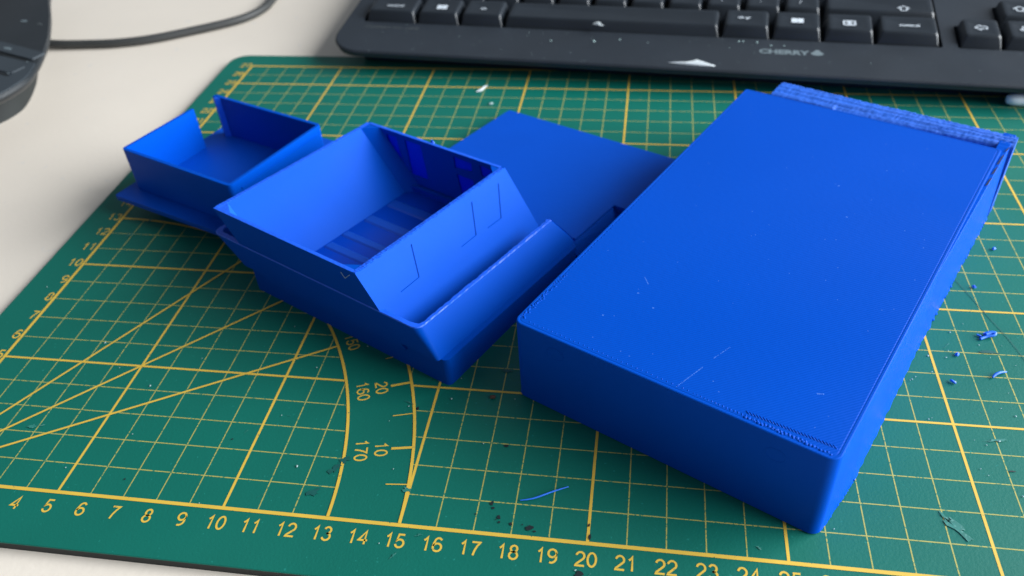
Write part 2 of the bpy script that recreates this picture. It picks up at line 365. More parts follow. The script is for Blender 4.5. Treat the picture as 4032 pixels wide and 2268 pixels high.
# ragged outer strip on the right side, widening to the far end
n = 150; V, F = [], []
for i in range(n + 1):
    t = 8.0 + (17.55 - 8.0) * i / n
    g = -.012 + .20 * max(0, (t - 8) / 9.6) ** .8; r_ = random.uniform(0, .005)
    zt = 2.99 - .05 * (t - 8) / 9.6 + random.uniform(-.004, .004); jb = random.uniform(-.02, .05)
    V += [(9.2, t, zt), (sidex(t, zt) + g + r_ - .02, t, zt), (sidex(t, zt) + g + r_, t, zt - .03), (sidex(t, .14) + g, t, .14), (sidex(t, .02) + g + jb, t, .02), (9.2, t, .02)]
for i in range(n):
    for j in range(6): F.append((i * 6 + j, (i + 1) * 6 + j, (i + 1) * 6 + (j + 1) % 6, i * 6 + (j + 1) % 6))
F += [tuple(range(6)), tuple(n * 6 + j for j in range(5, -1, -1))]
mesh('ragged_side_strip', V, F, M_wall, bb)

for t0, t1, s in ((13.6, 14.2, 9.425), (14.4, 15.0, 9.44), (15.1, 15.9, 9.45), (16.1, 16.5, 9.5)):
    flat('crack', [(s, t0, 2.995), (s + .05, t0 + .05, 2.995), (s + .09, t1, 2.995), (s + .04, t1 - .1, 2.995)], [(0, 1, 2, 3)], M_well, bb)
# filament beads along the top edges
def bead(x, y, z, r, asp=1.0, rot=0.0, h=.5):
    V, F = [], []; n = 6
    for k, (rr, zz) in enumerate(((1, 0), (.75, .6), (0.25, 1))):
        for i in range(n):
            t = 2 * math.pi * i / n; u, v = r * rr * math.cos(t), r * rr * asp * math.sin(t)
            V.append((x + u * math.cos(rot) - v * math.sin(rot), y + u * math.sin(rot) + v * math.cos(rot), z + zz * r * h))
    for k in range(2):
        for i in range(n): F.append((k * n + i, k * n + (i + 1) % n, (k + 1) * n + (i + 1) % n, (k + 1) * n + i))
    F.append(tuple(2 * n + i for i in range(n))); return V, F
bs = []
for k in range(34): bs.append(bead(.45 + k * .148, .22 + random.uniform(-.008, .008), 2.996, .022, 1.8, .3))
for k in range(30): bs.append(bead(5.5 + k * .10, .20 + random.uniform(-.01, .01), 2.996, .018 + .0008 * k, 2.0, .4))
for k in range(26):
    x = 6.9 + k * .085; bs.append(bead(x, .17 + random.uniform(-.03, .03), 2.996, random.uniform(.03, .05), 1.2, random.uniform(0, 3)))
    bs.append(bead(x, .33 + .1 * k / 26, 2.996, .028, 3.6, 1.0, h=.7))
for k in range(46):
    t = .25 + k * .05; bs.append(bead(.13 + random.uniform(-.03, .09), t, 2.996, random.uniform(.018, .045), random.uniform(.6, 1.8), random.uniform(0, 3)))
for k in range(70): bs.append(bead(.15 + random.uniform(-.03, .03), 2.4 + k * .19, 2.996, .024, 1.6, 1.2))
o = mesh('filament_beads', *merge(*bs), M_top, bb, smooth=True, angle=80); o['kind'] = 'stuff'
for x, z in ((1.43, 2.42), (7.84, 2.33)):
    n = 22; rr = .27; V = []
    for r_, y in ((rr, .002), (rr, -.006), (rr - .03, -.006), (rr - .035, .0)): V += [(x + r_ * 1.05 * math.cos(2 * math.pi * i / n), y, z + r_ * .85 * math.sin(2 * math.pi * i / n)) for i in range(n)]
    F = [(k * n + i, k * n + (i + 1) % n, (k + 1) * n + (i + 1) % n, (k + 1) * n + i) for k in range(3) for i in range(n)]
    mesh('round_plug', V, F, M_wall, bb)
def streak(x0, y0, x1, y1, w, z, n=10, m=M_scr, parent=None, gap=.3):
    S = Strips()
    for k in range(n):
        if random.random() < gap: continue
        a = k / n; b = (k + random.uniform(.4, .9)) / n
        S.line((x0 + (x1 - x0) * a, y0 + (y1 - y0) * a), (x0 + (x1 - x0) * b, y0 + (y1 - y0) * b), w * random.uniform(.5, 1.2), z)
    return flat('scratch', S.V, S.F, m, parent)
streak(5.03, .18, 5.29, 1.17, .028, 2.9995, 40, parent=bb, gap=.1); streak(5.39, 1.62, 5.58, 2.24, .022, 2.9995, 26, parent=bb, gap=.3)
streak(8.05, 1.81, 8.24, 1.91, .04, 2.9995, 6, parent=bb, gap=.1); streak(2.23, 3.66, 2.50, 3.40, .025, 2.9995, 6, parent=bb, gap=.1)
S = Strips()
for k in range(60):
    x, y = random.uniform(.4, 9), random.uniform(.5, 15.5); S.line((x, y), (x + random.uniform(.01, .035), y + .012), random.uniform(.012, .022), 2.9995)
for x, y in ((3.07, 2.55), (2.02, 1.54), (2.4, 2.9), (6.2, 9.6), (5.4, 11.2)): S.line((x, y), (x + .05, y + .02), .035, 2.9995)
o = flat('dust_specks', S.V, S.F, M_scr, bb); o['kind'] = 'stuff'

# ------------------------------------------------------------------ stepped piece with tall open cabin box
F0 = (15.35, 5.07); PH = R(-27.24)
st = thing('printed_superstructure', 'blue 3D-printed stepped piece: tall open box with engraved windows standing in a rounded tray', 'printed model part', (F0[0], F0[1], 0), PH)
def T(a, b, z): return (a, b, z - .05 * b * min(1.0, max(0, z) / .75))
def hbr(e, z): return ring(rpoly([(-9.0 + e, e), (-e * 1.9, e), (-e * 1.9, 7.4 - e), (-9.0 + e, 7.4 - e)], .18 - e, 5, 10), z)
mesh('keel_extension', [T(a, b, z) for b in (7.42, 10.44) for a, z in ((-.5, .9), (-.296, .97), (.07, 0), (-.5, 0))], [(0, 1, 2, 3), (7, 6, 5, 4), (0, 4, 5, 1), (1, 5, 6, 2), (2, 6, 7, 3), (3, 7, 4, 0)], M_wall, st)
mesh('hull_base', *loft([hbr(0, 0), hbr(0, .5), hbr(0, 1.08), hbr(.17, 1.08), hbr(.17, .74)], T=T), M_wall, st, smooth=True, angle=40)
def lv(z, aL, aR, b0, b1, r, z_=None, jit=0, ne=16):
    return ring(rpoly([(aL, b0), (aR, b0), (aR, b1), (aL, b1)], r, 6, ne, jit), z)
outer = [lv(1.08, -9.35, -.22, -.13, 7.56, [.3, .12, .12, .3]), lv(1.30, -9.58, -.34, -.13, 7.5, [.3, .14, .12, .3]), lv(2.03, -10.48, -.89, -.13, 7.1, [.3, .32, .06, .3]), lv(2.06, -10.50, -.92, -.11, 7.08, [.3, .32, .06, .3], jit=.008, ne=60)]
outer = [lv(1.08, -9.35, -.22, -.13, 7.56, [.3, .10, .12, .3], ne=60), lv(1.30, -9.58, -.36, -.13, 7.5, [.3, .14, .12, .3], ne=60), lv(2.02, -10.46, -.88, -.13, 7.1, [.3, .30, .06, .3], ne=60)]
rim = [outer[-1], lv(2.055, -10.44, -.90, -.11, 7.08, [.3, .29, .06, .3], jit=.010, ne=60), lv(2.05, -10.28, -1.01, .06, 6.98, [.22, .22, .05, .22], jit=.018, ne=60), lv(2.01, -10.26, -1.03, .08, 6.96, [.22, .22, .05, .22], ne=60)]
inner = [rim[-1], lv(.9, -8.78, -.40, .14, 7.2, [.2, .15, .05, .2], ne=60), lv(.80, -8.75, -.45, .18, 7.15, [.2, .15, .05, .2], ne=60)]
def opened(VF, fa):
    V, F = VF; out = []
    for f in F:
        a, b, z = [sum(V[k][q] for k in f) / len(f) for q in range(3)]; zz = z + .05 * b
        if len(f) > 8 or not (b > 6.88 and a < fa(zz)): out.append(f)
    return V, out
outer = [lv(1.08, -8.8, -.4, .1, 7.3, [.3, .10, .12, .3], ne=60)] + outer
V, F = opened(loft(outer, cap0=False, cap1=False, T=T), lambda z: -.22 - (z - 1.08) * .70 - .06); mesh('tray', V, F, M_wall, st, smooth=True, angle=30)
V, F = opened(loft(rim, False, False, T=T), lambda z: -1.04); mesh('tray_rim', V, F, M_rim, st)
V, F = opened(loft(inner, False, True, T=T), lambda z: -.45 - (z - .8) * .46 - .05); mesh('tray_inside', V, F, M_wall, st, smooth=True, angle=30)
mesh('tray_end', [T(-.22, 7.555, 1.08), T(-.36, 7.50, 1.30), T(-.88, 7.1, 2.02), T(-.90, 7.08, 2.055), T(-1.05, 6.98, 2.05), T(-1.07, 6.96, 2.01), T(-.50, 7.2, .9), T(-.55, 7.15, .80)], [(0, 1, 2, 3, 4, 5, 6, 7)], M_rim, st)
ZT, ZB = 3.20, .81
def aLf(z): return -9.95 + (3.2 - z) * .80
def aRf(z): return -3.22 + (3.2 - z) * .673
def near(u, v, dd): return T(u, -.10 + dd, v)
n_ = 60
top = [(-9.95 + i * (6.73 - .14) / n_, ZT + random.uniform(-.006, .006)) for i in range(n_ + 1)]
top[0] = (-9.95, ZT); top[-1] = (aRf(ZT) - .14, ZT)
mesh('near_wall', *holed([(aLf(ZB), ZB), (aRf(ZB) - .14, ZB)] + top[::-1], [], near, 0, .14), M_wall, st)
# left wall
V, F = holed([(.04, ZB), (7.46, ZB), (7.46, ZT), (.04, ZT)], [], lambda u, v, dd: T(aLf(v) + dd, u, v), 0, .14)
mesh('left_wall', V, F, M_wall, st)
# back wall with window openings
def bw(u, v, dd): return T(u, 7.6 - dd, v)
wins = [[(-8.94, 3.0), (-8.39, 3.02), (-8.18, 1.50), (-8.80, 1.50)], [(-7.98, 3.02), (-7.15, 3.02), (-6.97, 1.48), (-7.85, 1.48)],
        [(-5.54, 3.03), (-4.67, 2.99), (-4.66, 2.60), (-5.52, 2.52)], [(-5.47, 2.28), (-4.67, 2.25), (-4.52, 1.39), (-5.31, 1.39)], [(-4.31, 3.03), (-3.76, 3.0), (-3.68, 2.60), (-4.22, 2.56)], [(-4.15, 2.28), (-3.62, 2.26), (-3.40, 1.42), (-4.0, 1.42)]]
mesh('back_wall', *holed([(aLf(ZB), ZB), (aRf(ZB) - .14, ZB), (aRf(ZT) - .14, ZT), (-9.95, ZT)], wins, bw, 0, .14), M_wall, st)
for wd in wins:
    mesh('window_pane', *holed(wd, [], bw, .05, .09), M_pane, st)
# right wall with recessed engraved windows
def rw(u, v, dd): return T(aRf(v) - dd, u, v)
ew = [[(1.37, 2.94), (2.28, 2.98), (1.84, 2.12), (.93, 2.10)], [(4.49, 2.88), (5.42, 2.95), (4.80, 2.08), (3.96, 2.07)], [(6.05, 2.86), (6.95, 2.93), (6.20, 2.03), (5.41, 2.04)]]
nt_ = 90
topr = [(7.6 - i * 7.7 / nt_, ZT + random.uniform(-.016, .012)) for i in range(nt_ + 1)]
mesh('right_wall', *holed([(-.10, ZB), (7.6, ZB)] + topr, ew, rw, 0, .14), M_wall, st)
for q in ew:
    cx, cy = sum(p[0] for p in q) / 4, sum(p[1] for p in q) / 4
    q2 = [(cx + (p[0] - cx) * .985, cy + (p[1] - cy) * .985) for p in q]
    mesh('window_panel', *holed(q2, [], rw, .032, .13), M_wall, st)
# corner gussets (triangular posts inside the corners)
def gus(p0, p1, p2, z0, z1, sh):
    V = [T(*(p[0] + sh(z), p[1], z)) for z in (z0, z1) for p in (p0, p1, p2)]
    return V, [(0, 1, 2), (5, 4, 3), (0, 1, 4, 3), (1, 2, 5, 4), (2, 0, 3, 5)]
shL = lambda z: (3.2 - z) * .80; shR = lambda z: (3.2 - z) * .673
for (g, sh, z0) in (([(-9.82, 7.47), (-9.82, 6.98), (-9.24, 7.47)], shL, ZB), ([(-9.82, .03), (-9.2, .03), (-9.82, .42)], shL, 2.2), ([(-3.35, .03), (-3.35, .36), (-3.92, .03)], shR, ZB), ([(-3.35, 7.47), (-3.78, 7.47), (-3.35, 7.05)], shR, ZB)):
    mesh('corner_gusset', *gus(*g, z0, ZT + .002, sh), M_rim if z0 > 1 else M_wall, st)
# raised rim threads: rough last layer on the cabin walls
rs = []
for i in range(80):
    b = -.08 + i * 7.6 / 80; rs.append(([T(aRf(ZT) - dx, b + db, ZT + dz) for db in (0, .085) for dx, dz in ((.0, 0), (.0, .012 + random.uniform(0, .02)), (.14, .01 + random.uniform(0, .012)), (.14, 0))],
                                        [(0, 1, 2, 3), (7, 6, 5, 4), (0, 4, 5, 1), (1, 5, 6, 2), (2, 6, 7, 3)]))
for i in range(60):
    b = .0 + i * 7.5 / 60; rs.append(([T(-9.95 + dx, b + db, ZT + dz) for db in (0, .115) for dx, dz in ((.0, 0), (.0, .010 + random.uniform(0, .014)), (.14, .01 + random.uniform(0, .01)), (.14, 0))],
                                       [(0, 1, 2, 3), (7, 6, 5, 4), (0, 4, 5, 1), (1, 5, 6, 2), (2, 6, 7, 3)]))
o = mesh('ragged_rim', *merge(*rs), M_rim, st); o['kind'] = 'stuff'
for x0, z0 in ((-6.2, 0), ):
    mesh('rim_cap', *holed([(-9.93, 0), (-3.37, 0), (-3.37, .13), (-9.93, .13)], [], lambda u, v, dd: T(u, -.095 + v, 3.203 + dd), 0, .012), M_rim, st)
    mesh('rim_cap', *holed([(-9.80, 0), (-3.37, 0), (-3.37, .13), (-9.80, .13)], [], lambda u, v, dd: T(u, 7.465 + v, 3.203 + dd), 0, .012), M_rim, st)
# floor; its glossy reflections are built in as paler raised stripes
mesh('cabin_floor', *box(-7.95, -1.8, .05, 7.45, .0, .02), M_floor, st).location = (0, 0, 0)
bpy.data.objects['cabin_floor'].data.vertices.foreach_get
for v in bpy.data.objects['cabin_floor'].data.vertices:
    a, b, z = v.co[0] / CM, v.co[1] / CM, v.co[2] / CM; v.co = Vector(T(a, b, .82 + z)) * CM
for b0, b1 in ((2.42, 2.85), (3.32, 3.72), (4.52, 5.02), (5.80, 6.35)):
    V = [T(a, b, z) for a in (-7.82, -1.85) for b, z in ((b0, .835), (b0 + .08, .885), (b1 - .08, .885), (b1, .835))]
    mesh('reflection_stripe', V, [(0, 1, 2, 3), (7, 6, 5, 4), (0, 4, 5, 1), (1, 5, 6, 2), (2, 6, 7, 3), (3, 7, 4, 0)], M_stripe, st)
# small nib on the far rim and loose hair thread near the corner
mesh('nib', *[([T(-6.75 + x, 7.62 + y, 3.15 + z) for x, y, z in ((0, 0, 0), (.16, 0, 0), (.16, .06, 0), (0, .06, 0), (.02, .01, .16), (.12, .01, .13), (.1, .05, .12), (.03, .05, .14))]), [(0, 1, 2, 3), (4, 5, 6, 7), (0, 1, 5, 4), (1, 2, 6, 5), (2, 3, 7, 6), (3, 0, 4, 7)]], M_rim, st)
V, F = tube([T(-3.85, -.13, 3.02), T(-3.72, -.16, 2.93), T(-3.66, -.17, 2.88), T(-3.56, -.16, 2.98), T(-3.45, -.13, 3.08)], .008, 5)
mesh('stray_thread', V, F, M_dust, st)

# ------------------------------------------------------------------ flat plate behind
fp = thing('printed_plate', 'flat notched blue plate between the stepped piece and the large box', 'printed plate', (F0[0], F0[1], 0), PH)
pp = rpoly([(-8.5, 7.72), (-.30, 7.72), (-.30, 10.47), (1.0, 10.47), (1.0, 14.95), (-8.5, 14.95)], [.05, .02, .02, .02, .05, .08], 4, 6)
def Tp(a, b, z): return (a, b, z if z < .03 else z - .05 * b)
V, F = loft([ring(pp, .0), ring(pp, 1.03), ring([(x * .9985 - .0075, 11.3 + (y - 11.3) * .997) for x, y in pp], 1.05)], cap1=True, T=Tp)
mesh('plate_body', V, F, M_flat, fp)

# ------------------------------------------------------------------ small open box on deck (far left)
hp = thing('printed_deckhouse', 'small open blue box with a gap in one wall, on a thin deck, far left', 'printed model part', (-.07, 13.21, 0), R(-21.5))
dk = rpoly([(0, 0), (6.9, 0), (6.9, 7.2), (0, 7.2)], .08, 4, 4)
mesh('deck', *loft([ring(dk, .80), ring(dk, .98), ring([(x * .997 + .01, y * .997 + .01) for x, y in dk], 1.0)]), M_flat, hp)
mesh('deck_support', *box(1.1, 6.2, .9, 6.6, .0, .80), M_wall, hp)
hb = bpy.data.objects.new('deckhouse_walls', None)
def toH(x, y):
    # house frame inside the deck frame
    wx, wy = .62 + x * math.cos(R(-22.9)) - y * math.sin(R(-22.9)), 13.75 + x * math.sin(R(-22.9)) + y * math.cos(R(-22.9))
    dx, dy = wx + .07, wy - 13.21; c, s = math.cos(R(21.5)), math.sin(R(21.5))
    return (dx * c - dy * s, dx * s + dy * c)
LX, LY, HT = 6.0, 5.02, 2.85
def TH_(x, y, z): X, Y = toH(x, y); return (X, Y, z)
path = [(0, 3.62), (0, 0), (LX, 0), (LX, LY), (0, LY), (0, 4.82)]
def wallpath(path, t, z0, z1, corner=.22):
    pts = []
    P = [Vector(p) for p in path]
    for i, p in enumerate(P):
        if 0 < i < len(P) - 1:
            a, b = (P[i - 1] - p).normalized(), (P[i + 1] - p).normalized(); r = min(corner, (P[i-1]-p).length*.45, (P[i+1]-p).length*.45)
            for k in range(6):
                u = k / 5; pts.append((p + a * r) * (1 - u) ** 2 + p * 2 * u * (1 - u) + (p + b * r) * u * u)
        else: pts.append(p)
    V, F = [], []
    for i, p in enumerate(pts):
        d_ = (pts[min(i + 1, len(pts) - 1)] - pts[max(i - 1, 0)]).normalized(); nrm = Vector((-d_.y, d_.x)) * t
        for q, z in ((p, z0), (p, z1 - .01), (p + nrm * .1, z1), (p + nrm * .9, z1), (p + nrm, z1 - .01), (p + nrm, z0)): V.append(TH_(q.x, q.y, z))
    for i in range(len(pts) - 1):
        for j in range(6): F.append((i * 6 + j, (i + 1) * 6 + j, (i + 1) * 6 + (j + 1) % 6, i * 6 + (j + 1) % 6))
    n = len(pts) - 1; F += [tuple(range(6)), tuple(n * 6 + j for j in range(5, -1, -1))]
    return V, F
mesh('walls', *wallpath(path, .15, 1.0, HT), M_wall, hp, smooth=True, angle=30)
V, F = loft([[TH_(x, y, z) for x, y in ((LX - .14, .5), (LX + .03, .5), (LX + .03, 4.6), (LX - .14, 4.6))] for z in (2.45, 2.53)])
mesh('wall_band', V, F, M_wall, hp)
V, F = loft([[TH_(x, y, z) for x, y in ((.16, LY - .16), (.42, LY - .16), (.22, LY - .30), (.16, LY - .30))] for z in (1.0, HT - .02)])
mesh('corner_gusset', V, F, M_rim, hp)

# ------------------------------------------------------------------ keyboard
KA = R(-5.24)
kb = thing('keyboard', 'black full-size desktop keyboard with dusty keys resting on the top edge of the mat', 'keyboard', (5.75, 29.58, 0), KA)
SL = .115
def zs(y): return 1.5 + SL * y            # case surface height over ky
def caseLv(e, zf, x0=-1.08, x1=44.6, y0=-3.02, y1=13.2):
    P = rpoly([(x0 + e, y0 + e), (x1 - e, y0 + e), (x1 - e, y1 - e), (x0 + e, y1 - e)], max(.3, 1.75 - e), 14, 3)
    return [(x, y, zf(y)) for x, y in P]
und = lambda y: .22
V, F = loft([caseLv(1.35, lambda y: .03), caseLv(1.2, lambda y: .35), caseLv(.95, lambda y: zs(y) * .62), caseLv(.14, lambda y: zs(y) - .20), caseLv(.0, lambda y: zs(y) - .11), caseLv(.03, lambda y: zs(y) - .03), caseLv(.10, zs)], cap1=False)
mesh('case_sides', V, F, M_kb, kb, smooth=True, angle=50)
wells = [[(-.08, -.12), (28.66, -.12), (28.66, 9.6), (-.08, 9.6)], [(29.30, -.12), (35.2, -.12), (35.2, 1.88), (33.24, 1.88), (33.24, 3.78), (31.22, 3.78), (31.22, 1.88), (29.30, 1.88)]]
wells = [rpoly(q, .12, 3) for q in wells]
outerp = [(x, y) for x, y, z in caseLv(.10, zs)]
mesh('case_top', *holed(outerp, wells, lambda u, v, dd: (u, v, zs(v) - dd), 0, .35), M_kb, kb)
mesh('key_bed', *holed([(-.5, -.5), (36, -.5), (36, 10), (-.5, 10)], [], lambda u, v, dd: (u, v, zs(v) - .36 - dd), 0, .1), M_well, kb)
U = 1.905; kmesh = {}
def keymesh(wu, h=.42):
    if (wu, h) in kmesh: return kmesh[(wu, h)]
    W = wu * U - .06; D = U - .05; tx = .17; ty0, ty1 = .30, .05
    lv_ = []
    for f, e in ((0, 0), (.85, .0), (.97, .03), (1.0, .08)):
        x0, x1 = .05 + tx * f + e, .05 + W - tx * f - e; y0, y1 = .05 + ty0 * f + e, .05 + D - ty1 * f - e
        P = rpoly([(x0, y0), (x1, y0), (x1, y1), (x0, y1)], .06 + .07 * f, 4); z = -.30 + (h + .30) * f - (.0 if f < 1 else .0)
        lv_.append([(x, y, z) for x, y in P])
    x0, x1, y0, y1 = .05 + tx + .28, .05 + W - tx - .28, .05 + ty0 + .25, .05 + D - ty1 - .25
    lv_.append([(x, y, h - .035) for x, y in rpoly([(x0, y0), (x1, y0), (x1, y1), (x0, y1)], .1, 4)])
    V, F = loft(lv_); o = mesh('keycap', V, F, M_key, None, smooth=True, angle=38); me = o.data
    bpy.data.objects.remove(o); kmesh[(wu, h)] = me; return me
def key(x, row, wu, legend=None, size=.26, dx=.0, dy=0.0, h=.42, kind=None):
    o = bpy.data.objects.new('key', keymesh(wu, h)); C.objects.link(o); o.parent = kb
    y = row * U; o.location = (x * CM, y * CM, zs(y) * CM); o.rotation_euler = (math.atan(SL), 0, 0)
    zt = h + .004
    cx = wu * U / 2
    if kind == 'text': text('legend', legend, size, M_leg, o, (cx + dx, 1.0 + dy, zt), bold=.004)
    elif kind == 'win':
        V, F = [], []
        for i in range(2):
            for j in range(2):
                k = len(V); x0, y0 = cx + dx - .27 + i * .285, 1.0 + dy - .18 + j * .20
                V += [(x0, y0, zt), (x0 + .27, y0, zt), (x0 + .27, y0 + .185, zt), (x0, y0 + .185, zt)]; F.append((k, k + 1, k + 2, k + 3))
        flat('legend', V, F, M_leg, o)
    elif kind == 'menu':
        S = Strips(); x0, y0 = cx + dx - .25, 1.0 + dy - .18
        for a, b in (((0, 0), (.5, 0)), ((0, .36), (.5, .36)), ((0, -.02), (0, .38)), ((.5, -.02), (.5, .38)), ((.25, .05), (.25, .32)), ((.12, .09), (.38, .09)), ((.12, .27), (.38, .27))): S.line((x0 + a[0], y0 + a[1]), (x0 + b[0], y0 + b[1]), .07, zt)
        flat('legend', S.V, S.F, M_leg, o)
    elif kind in ('up', 'left', 'down', 'right'):
        P = [(0, .22), (.22, .02), (.11, .02), (.11, -.2), (-.11, -.2), (-.11, .02), (-.22, .02)]
        ang = {'up': 0, 'left': 90, 'down': 180, 'right': 270}[kind]; c, s = math.cos(R(ang)), math.sin(R(ang)); S = Strips()
        P = [((x_ * c - y_ * s) * 1.25 + cx + dx, (x_ * s + y_ * c) + 1.02 + dy) for x_, y_ in P]
        for a, b in zip(P, P[1:] + P[:1]): S.line(a, b, .045, zt)
        flat('legend', S.V, S.F, M_leg, o)
    return o
x = 0
for wu, kw in ((1.5, dict(legend='control', kind='text', size=.23, dx=.12, dy=-.1)), (1.25, dict(kind='win', dx=.1, dy=-.08)), (1.25, dict(legend='alt', kind='text', size=.22, dx=0, dy=-.05)), (5.75, {}),
               (1.25, dict(legend='alt gr', kind='text', size=.21, dx=-.1, dy=.12)), (1.25, dict(kind='win', dx=0, dy=.02)), (1.25, dict(kind='menu', dx=0, dy=0)), (1.5, dict(legend='control', kind='text', size=.22, dx=.05, dy=.0))):
    key(x, 0, wu, **kw, h=.37 if wu > 5 else .42); x += wu * U
x = 0
for wu, ch in [(1.25, None)] + [(1, c) for c in ['\\ |', 'Z', 'X', 'C', 'V', 'B', 'N', 'M', '<\n,', '>\n.', '?\n/']] + [(2.75, 'shift')]:
    if ch == 'shift': key(x, 1, wu, kind='up', dx=1.1, dy=-.35)
    elif ch: key(x, 1, wu, legend=ch, kind='text', size=.26, dx=-.1, dy=.10)
    else: key(x, 1, wu)
    x += wu * U
x = 0
for wu, ch in [(1.75, None)] + [(1, c) for c in "ASDFGHJKL;'#"] + [(1.25, None)]:
    if ch: key(x, 2, wu, legend=ch, kind='text', size=.26, dx=-.1, dy=.15)
    else: key(x, 2, wu)
    x += wu * U
for r_, first, chars, last in ((3, 1.5, 'QWERTYUIOP[]', 1.5), (4, 1.0, '1234567890-=', 2.0)):
    x = 0
    for wu, ch in [(first, None)] + [(1, c) for c in chars] + [(last, None)]:
        if ch: key(x, r_, wu, legend=ch, kind='text', size=.26, dx=-.1, dy=.15)
        else: key(x, r_, wu)
        x += wu * U
for k, kd in enumerate(('left', 'down', 'right')): key(29.34 + k * U * 1.0, 0, 1, kind=kd, dy=0.05)
key(29.34 + U, 1, 1, kind='up', dy=.0)
def onkb(o, x, y): o.parent = kb; o.location = (x * CM, y * CM, (zs(y) + .006) * CM); o.rotation_euler = (math.atan(SL), 0, 0)
def w2k(X, Y):
    dx, dy = X - 5.75, Y - 29.58; c, s = math.cos(-KA), math.sin(-KA); return dx * c - dy * s, dx * s + dy * c
kx, ky = w2k(27.15, 26.42)
t = text('brand_lettering', 'CHERRY', .37, M_leg2, kb, (0, 0, 0), bold=.022, sx=1.18); onkb(t, kx, ky)
n = 26; V = []
for i in range(n):
    a = 2 * math.pi * i / n; r_ = .23 + .035 * math.cos(3 * (a - math.pi / 2)) + .02 * math.cos(4 * a); V.append((r_ * 1.12 * math.cos(a), r_ * math.sin(a), 0))
o = flat('brand_emblem', V, [tuple(range(n))], M_leg2, kb); kx, ky = w2k(28.66, 26.34); onkb(o, kx, ky)
kx, ky = w2k(7.45, 28.78); t = text('model_lettering', 'CHERRY KC 1000', .20, M_leg3, kb, (0, 0, 0), bold=.006, sx=1.42); onkb(t, kx, ky)
bs = []
for k in range(90):
    x, y = random.uniform(-.5, 37), random.uniform(-3.0, -.2); bs.append(bead(x, y, zs(y), random.uniform(.008, .018), 1.3, random.uniform(0, 3)))
for x, y, r_ in ((12.55, -1.0, .075), (12.9 + .9, -.75, .05), (10.4, -1.15, .05), (20.35, -.42, .06), (19.7, -.38, .05), (19.5, -.4, .05), (21.0, -.65, .05), (21.6, -.6, .04), (15.2, -.9, .03)):
    bs.append(bead(x, y, zs(y), r_, 1.2, .3))
o = mesh('dust_flecks', *merge(*bs), M_dust, kb); o['kind'] = 'stuff'

# paper scraps on the keyboard
def scrap(name, P, zc, label, cat, loc, rot=0, m=M_white, th=.035, rx_=0):
    """small crumpled flake; P outline in cm, raised in the middle"""
    n = len(P); cx, cy = sum(p[0] for p in P) / n, sum(p[1] for p in P) / n
    low = [(x, y, random.uniform(0, .02)) for x, y in P]; mid = [(cx + (x - cx) * .8, cy + (y - cy) * .8, th + random.uniform(0, zc * .6)) for x, y in P]; hi = [(cx + (x - cx) * .35, cy + (y - cy) * .35, th + zc * random.uniform(.6, 1)) for x, y in P]
    o = mesh(name, *loft([low, mid, hi]), m); o.location = [c * CM for c in loc]; o.rotation_euler = (rx_, 0, rot)
    return tag(o, label, cat, {'paper scrap': 'torn bits of white paper', 'plastic chip': 'blue plastic chips on the mat'}.get(cat))
def kbz(X, Y): return zs(w2k(X, Y)[1])
scrap('paper_scrap', [(-1.0, .0), (-.4, .08), (.1, .22), (.35, .36), (.6, .3), (1.0, .05), (1.25, -.03), (1.2, -.12), (.5, -.12), (-.2, -.08)], .08, 'torn white paper shred on the front rim of the keyboard, left of its maker lettering', 'paper scrap',
      (22.75, 25.40, kbz(22.75, 25.40) + .0), KA, rx_=.1)
scrap('paper_scrap', [(-.2, .15), (.0, .2), (.18, .12), (.2, -.05), (.38, -.17), (.12, -.16), (-.05, -.08), (-.22, -.02)], .08, 'small white paper crumb lying on the space bar of the keyboard', 'paper scrap', (18.25, 28.32, kbz(18.25, 28.3) + .38), KA)
scrap('paper_scrap', [(-.25, -.35), (-.05, -.25), (.03, -.05), (.05, .2), (.15, .38), (.05, .42), (-.03, .25), (-.07, .0), (-.15, -.18)], .04, 'bent white sliver lying on the green mat in front of the keyboard', 'paper scrap', (12.93, 24.78, .03), -.15)
scrap('paper_scrap', [(-.08, -.1), (.06, -.08), (.1, .05), (0, .12), (-.09, .06)], .03, 'tiny pale crumb on the mat just beyond the flat blue plate', 'crumb', (13.58, 23.31, .03), 0, M_dust)
scrap('brown_crumb', [(-.09, -.05), (.05, -.07), (.1, .02), (.03, .07), (-.08, .05)], .05, 'small brown crumb on the mat between the stepped piece and the large box', 'crumb', (16.75, 4.73, .03), .3, M_brown)
def thread(name, P, r_, label, cat='plastic thread', m=M_crumb, taper=None):
    pts = catmull(P, 5); o = mesh(name, *tube([(x - P[0][0], y - P[0][1], z) for x, y, z in pts], r_, 7, taper=[.35 + .65 * math.sin(math.pi * min(1, max(0, (i + 1.5) / (len(pts) + 2)))) for i in range(len(pts))]), m, smooth=True, angle=80)
    o.location = (P[0][0] * CM, P[0][1] * CM, 0); return tag(o, label, cat, 'blue filament strands on the mat')
thread('filament_strand', [(18.1, 1.10, .04), (18.46, 1.20, .05), (18.94, 1.46, .06), (19.36, 1.68, .05)], .026, 'long thin blue plastic strand lying above the printed number 19', 'plastic strand')
thread('filament_strand', [(31.54, 6.93, .06), (31.62, 7.02, .08), (31.78, 7.12, .10), (32.0, 7.21, .06)], .042, 'short curved blue strand near the right edge, on a grid line of the mat', 'plastic strand')
thread('filament_strand', [(30.3, 6.72, .05), (30.34, 6.67, .07), (30.43, 6.59, .05)], .04, 'stubby blue strand left of the curved one, beside a thick yellow line', 'plastic strand')
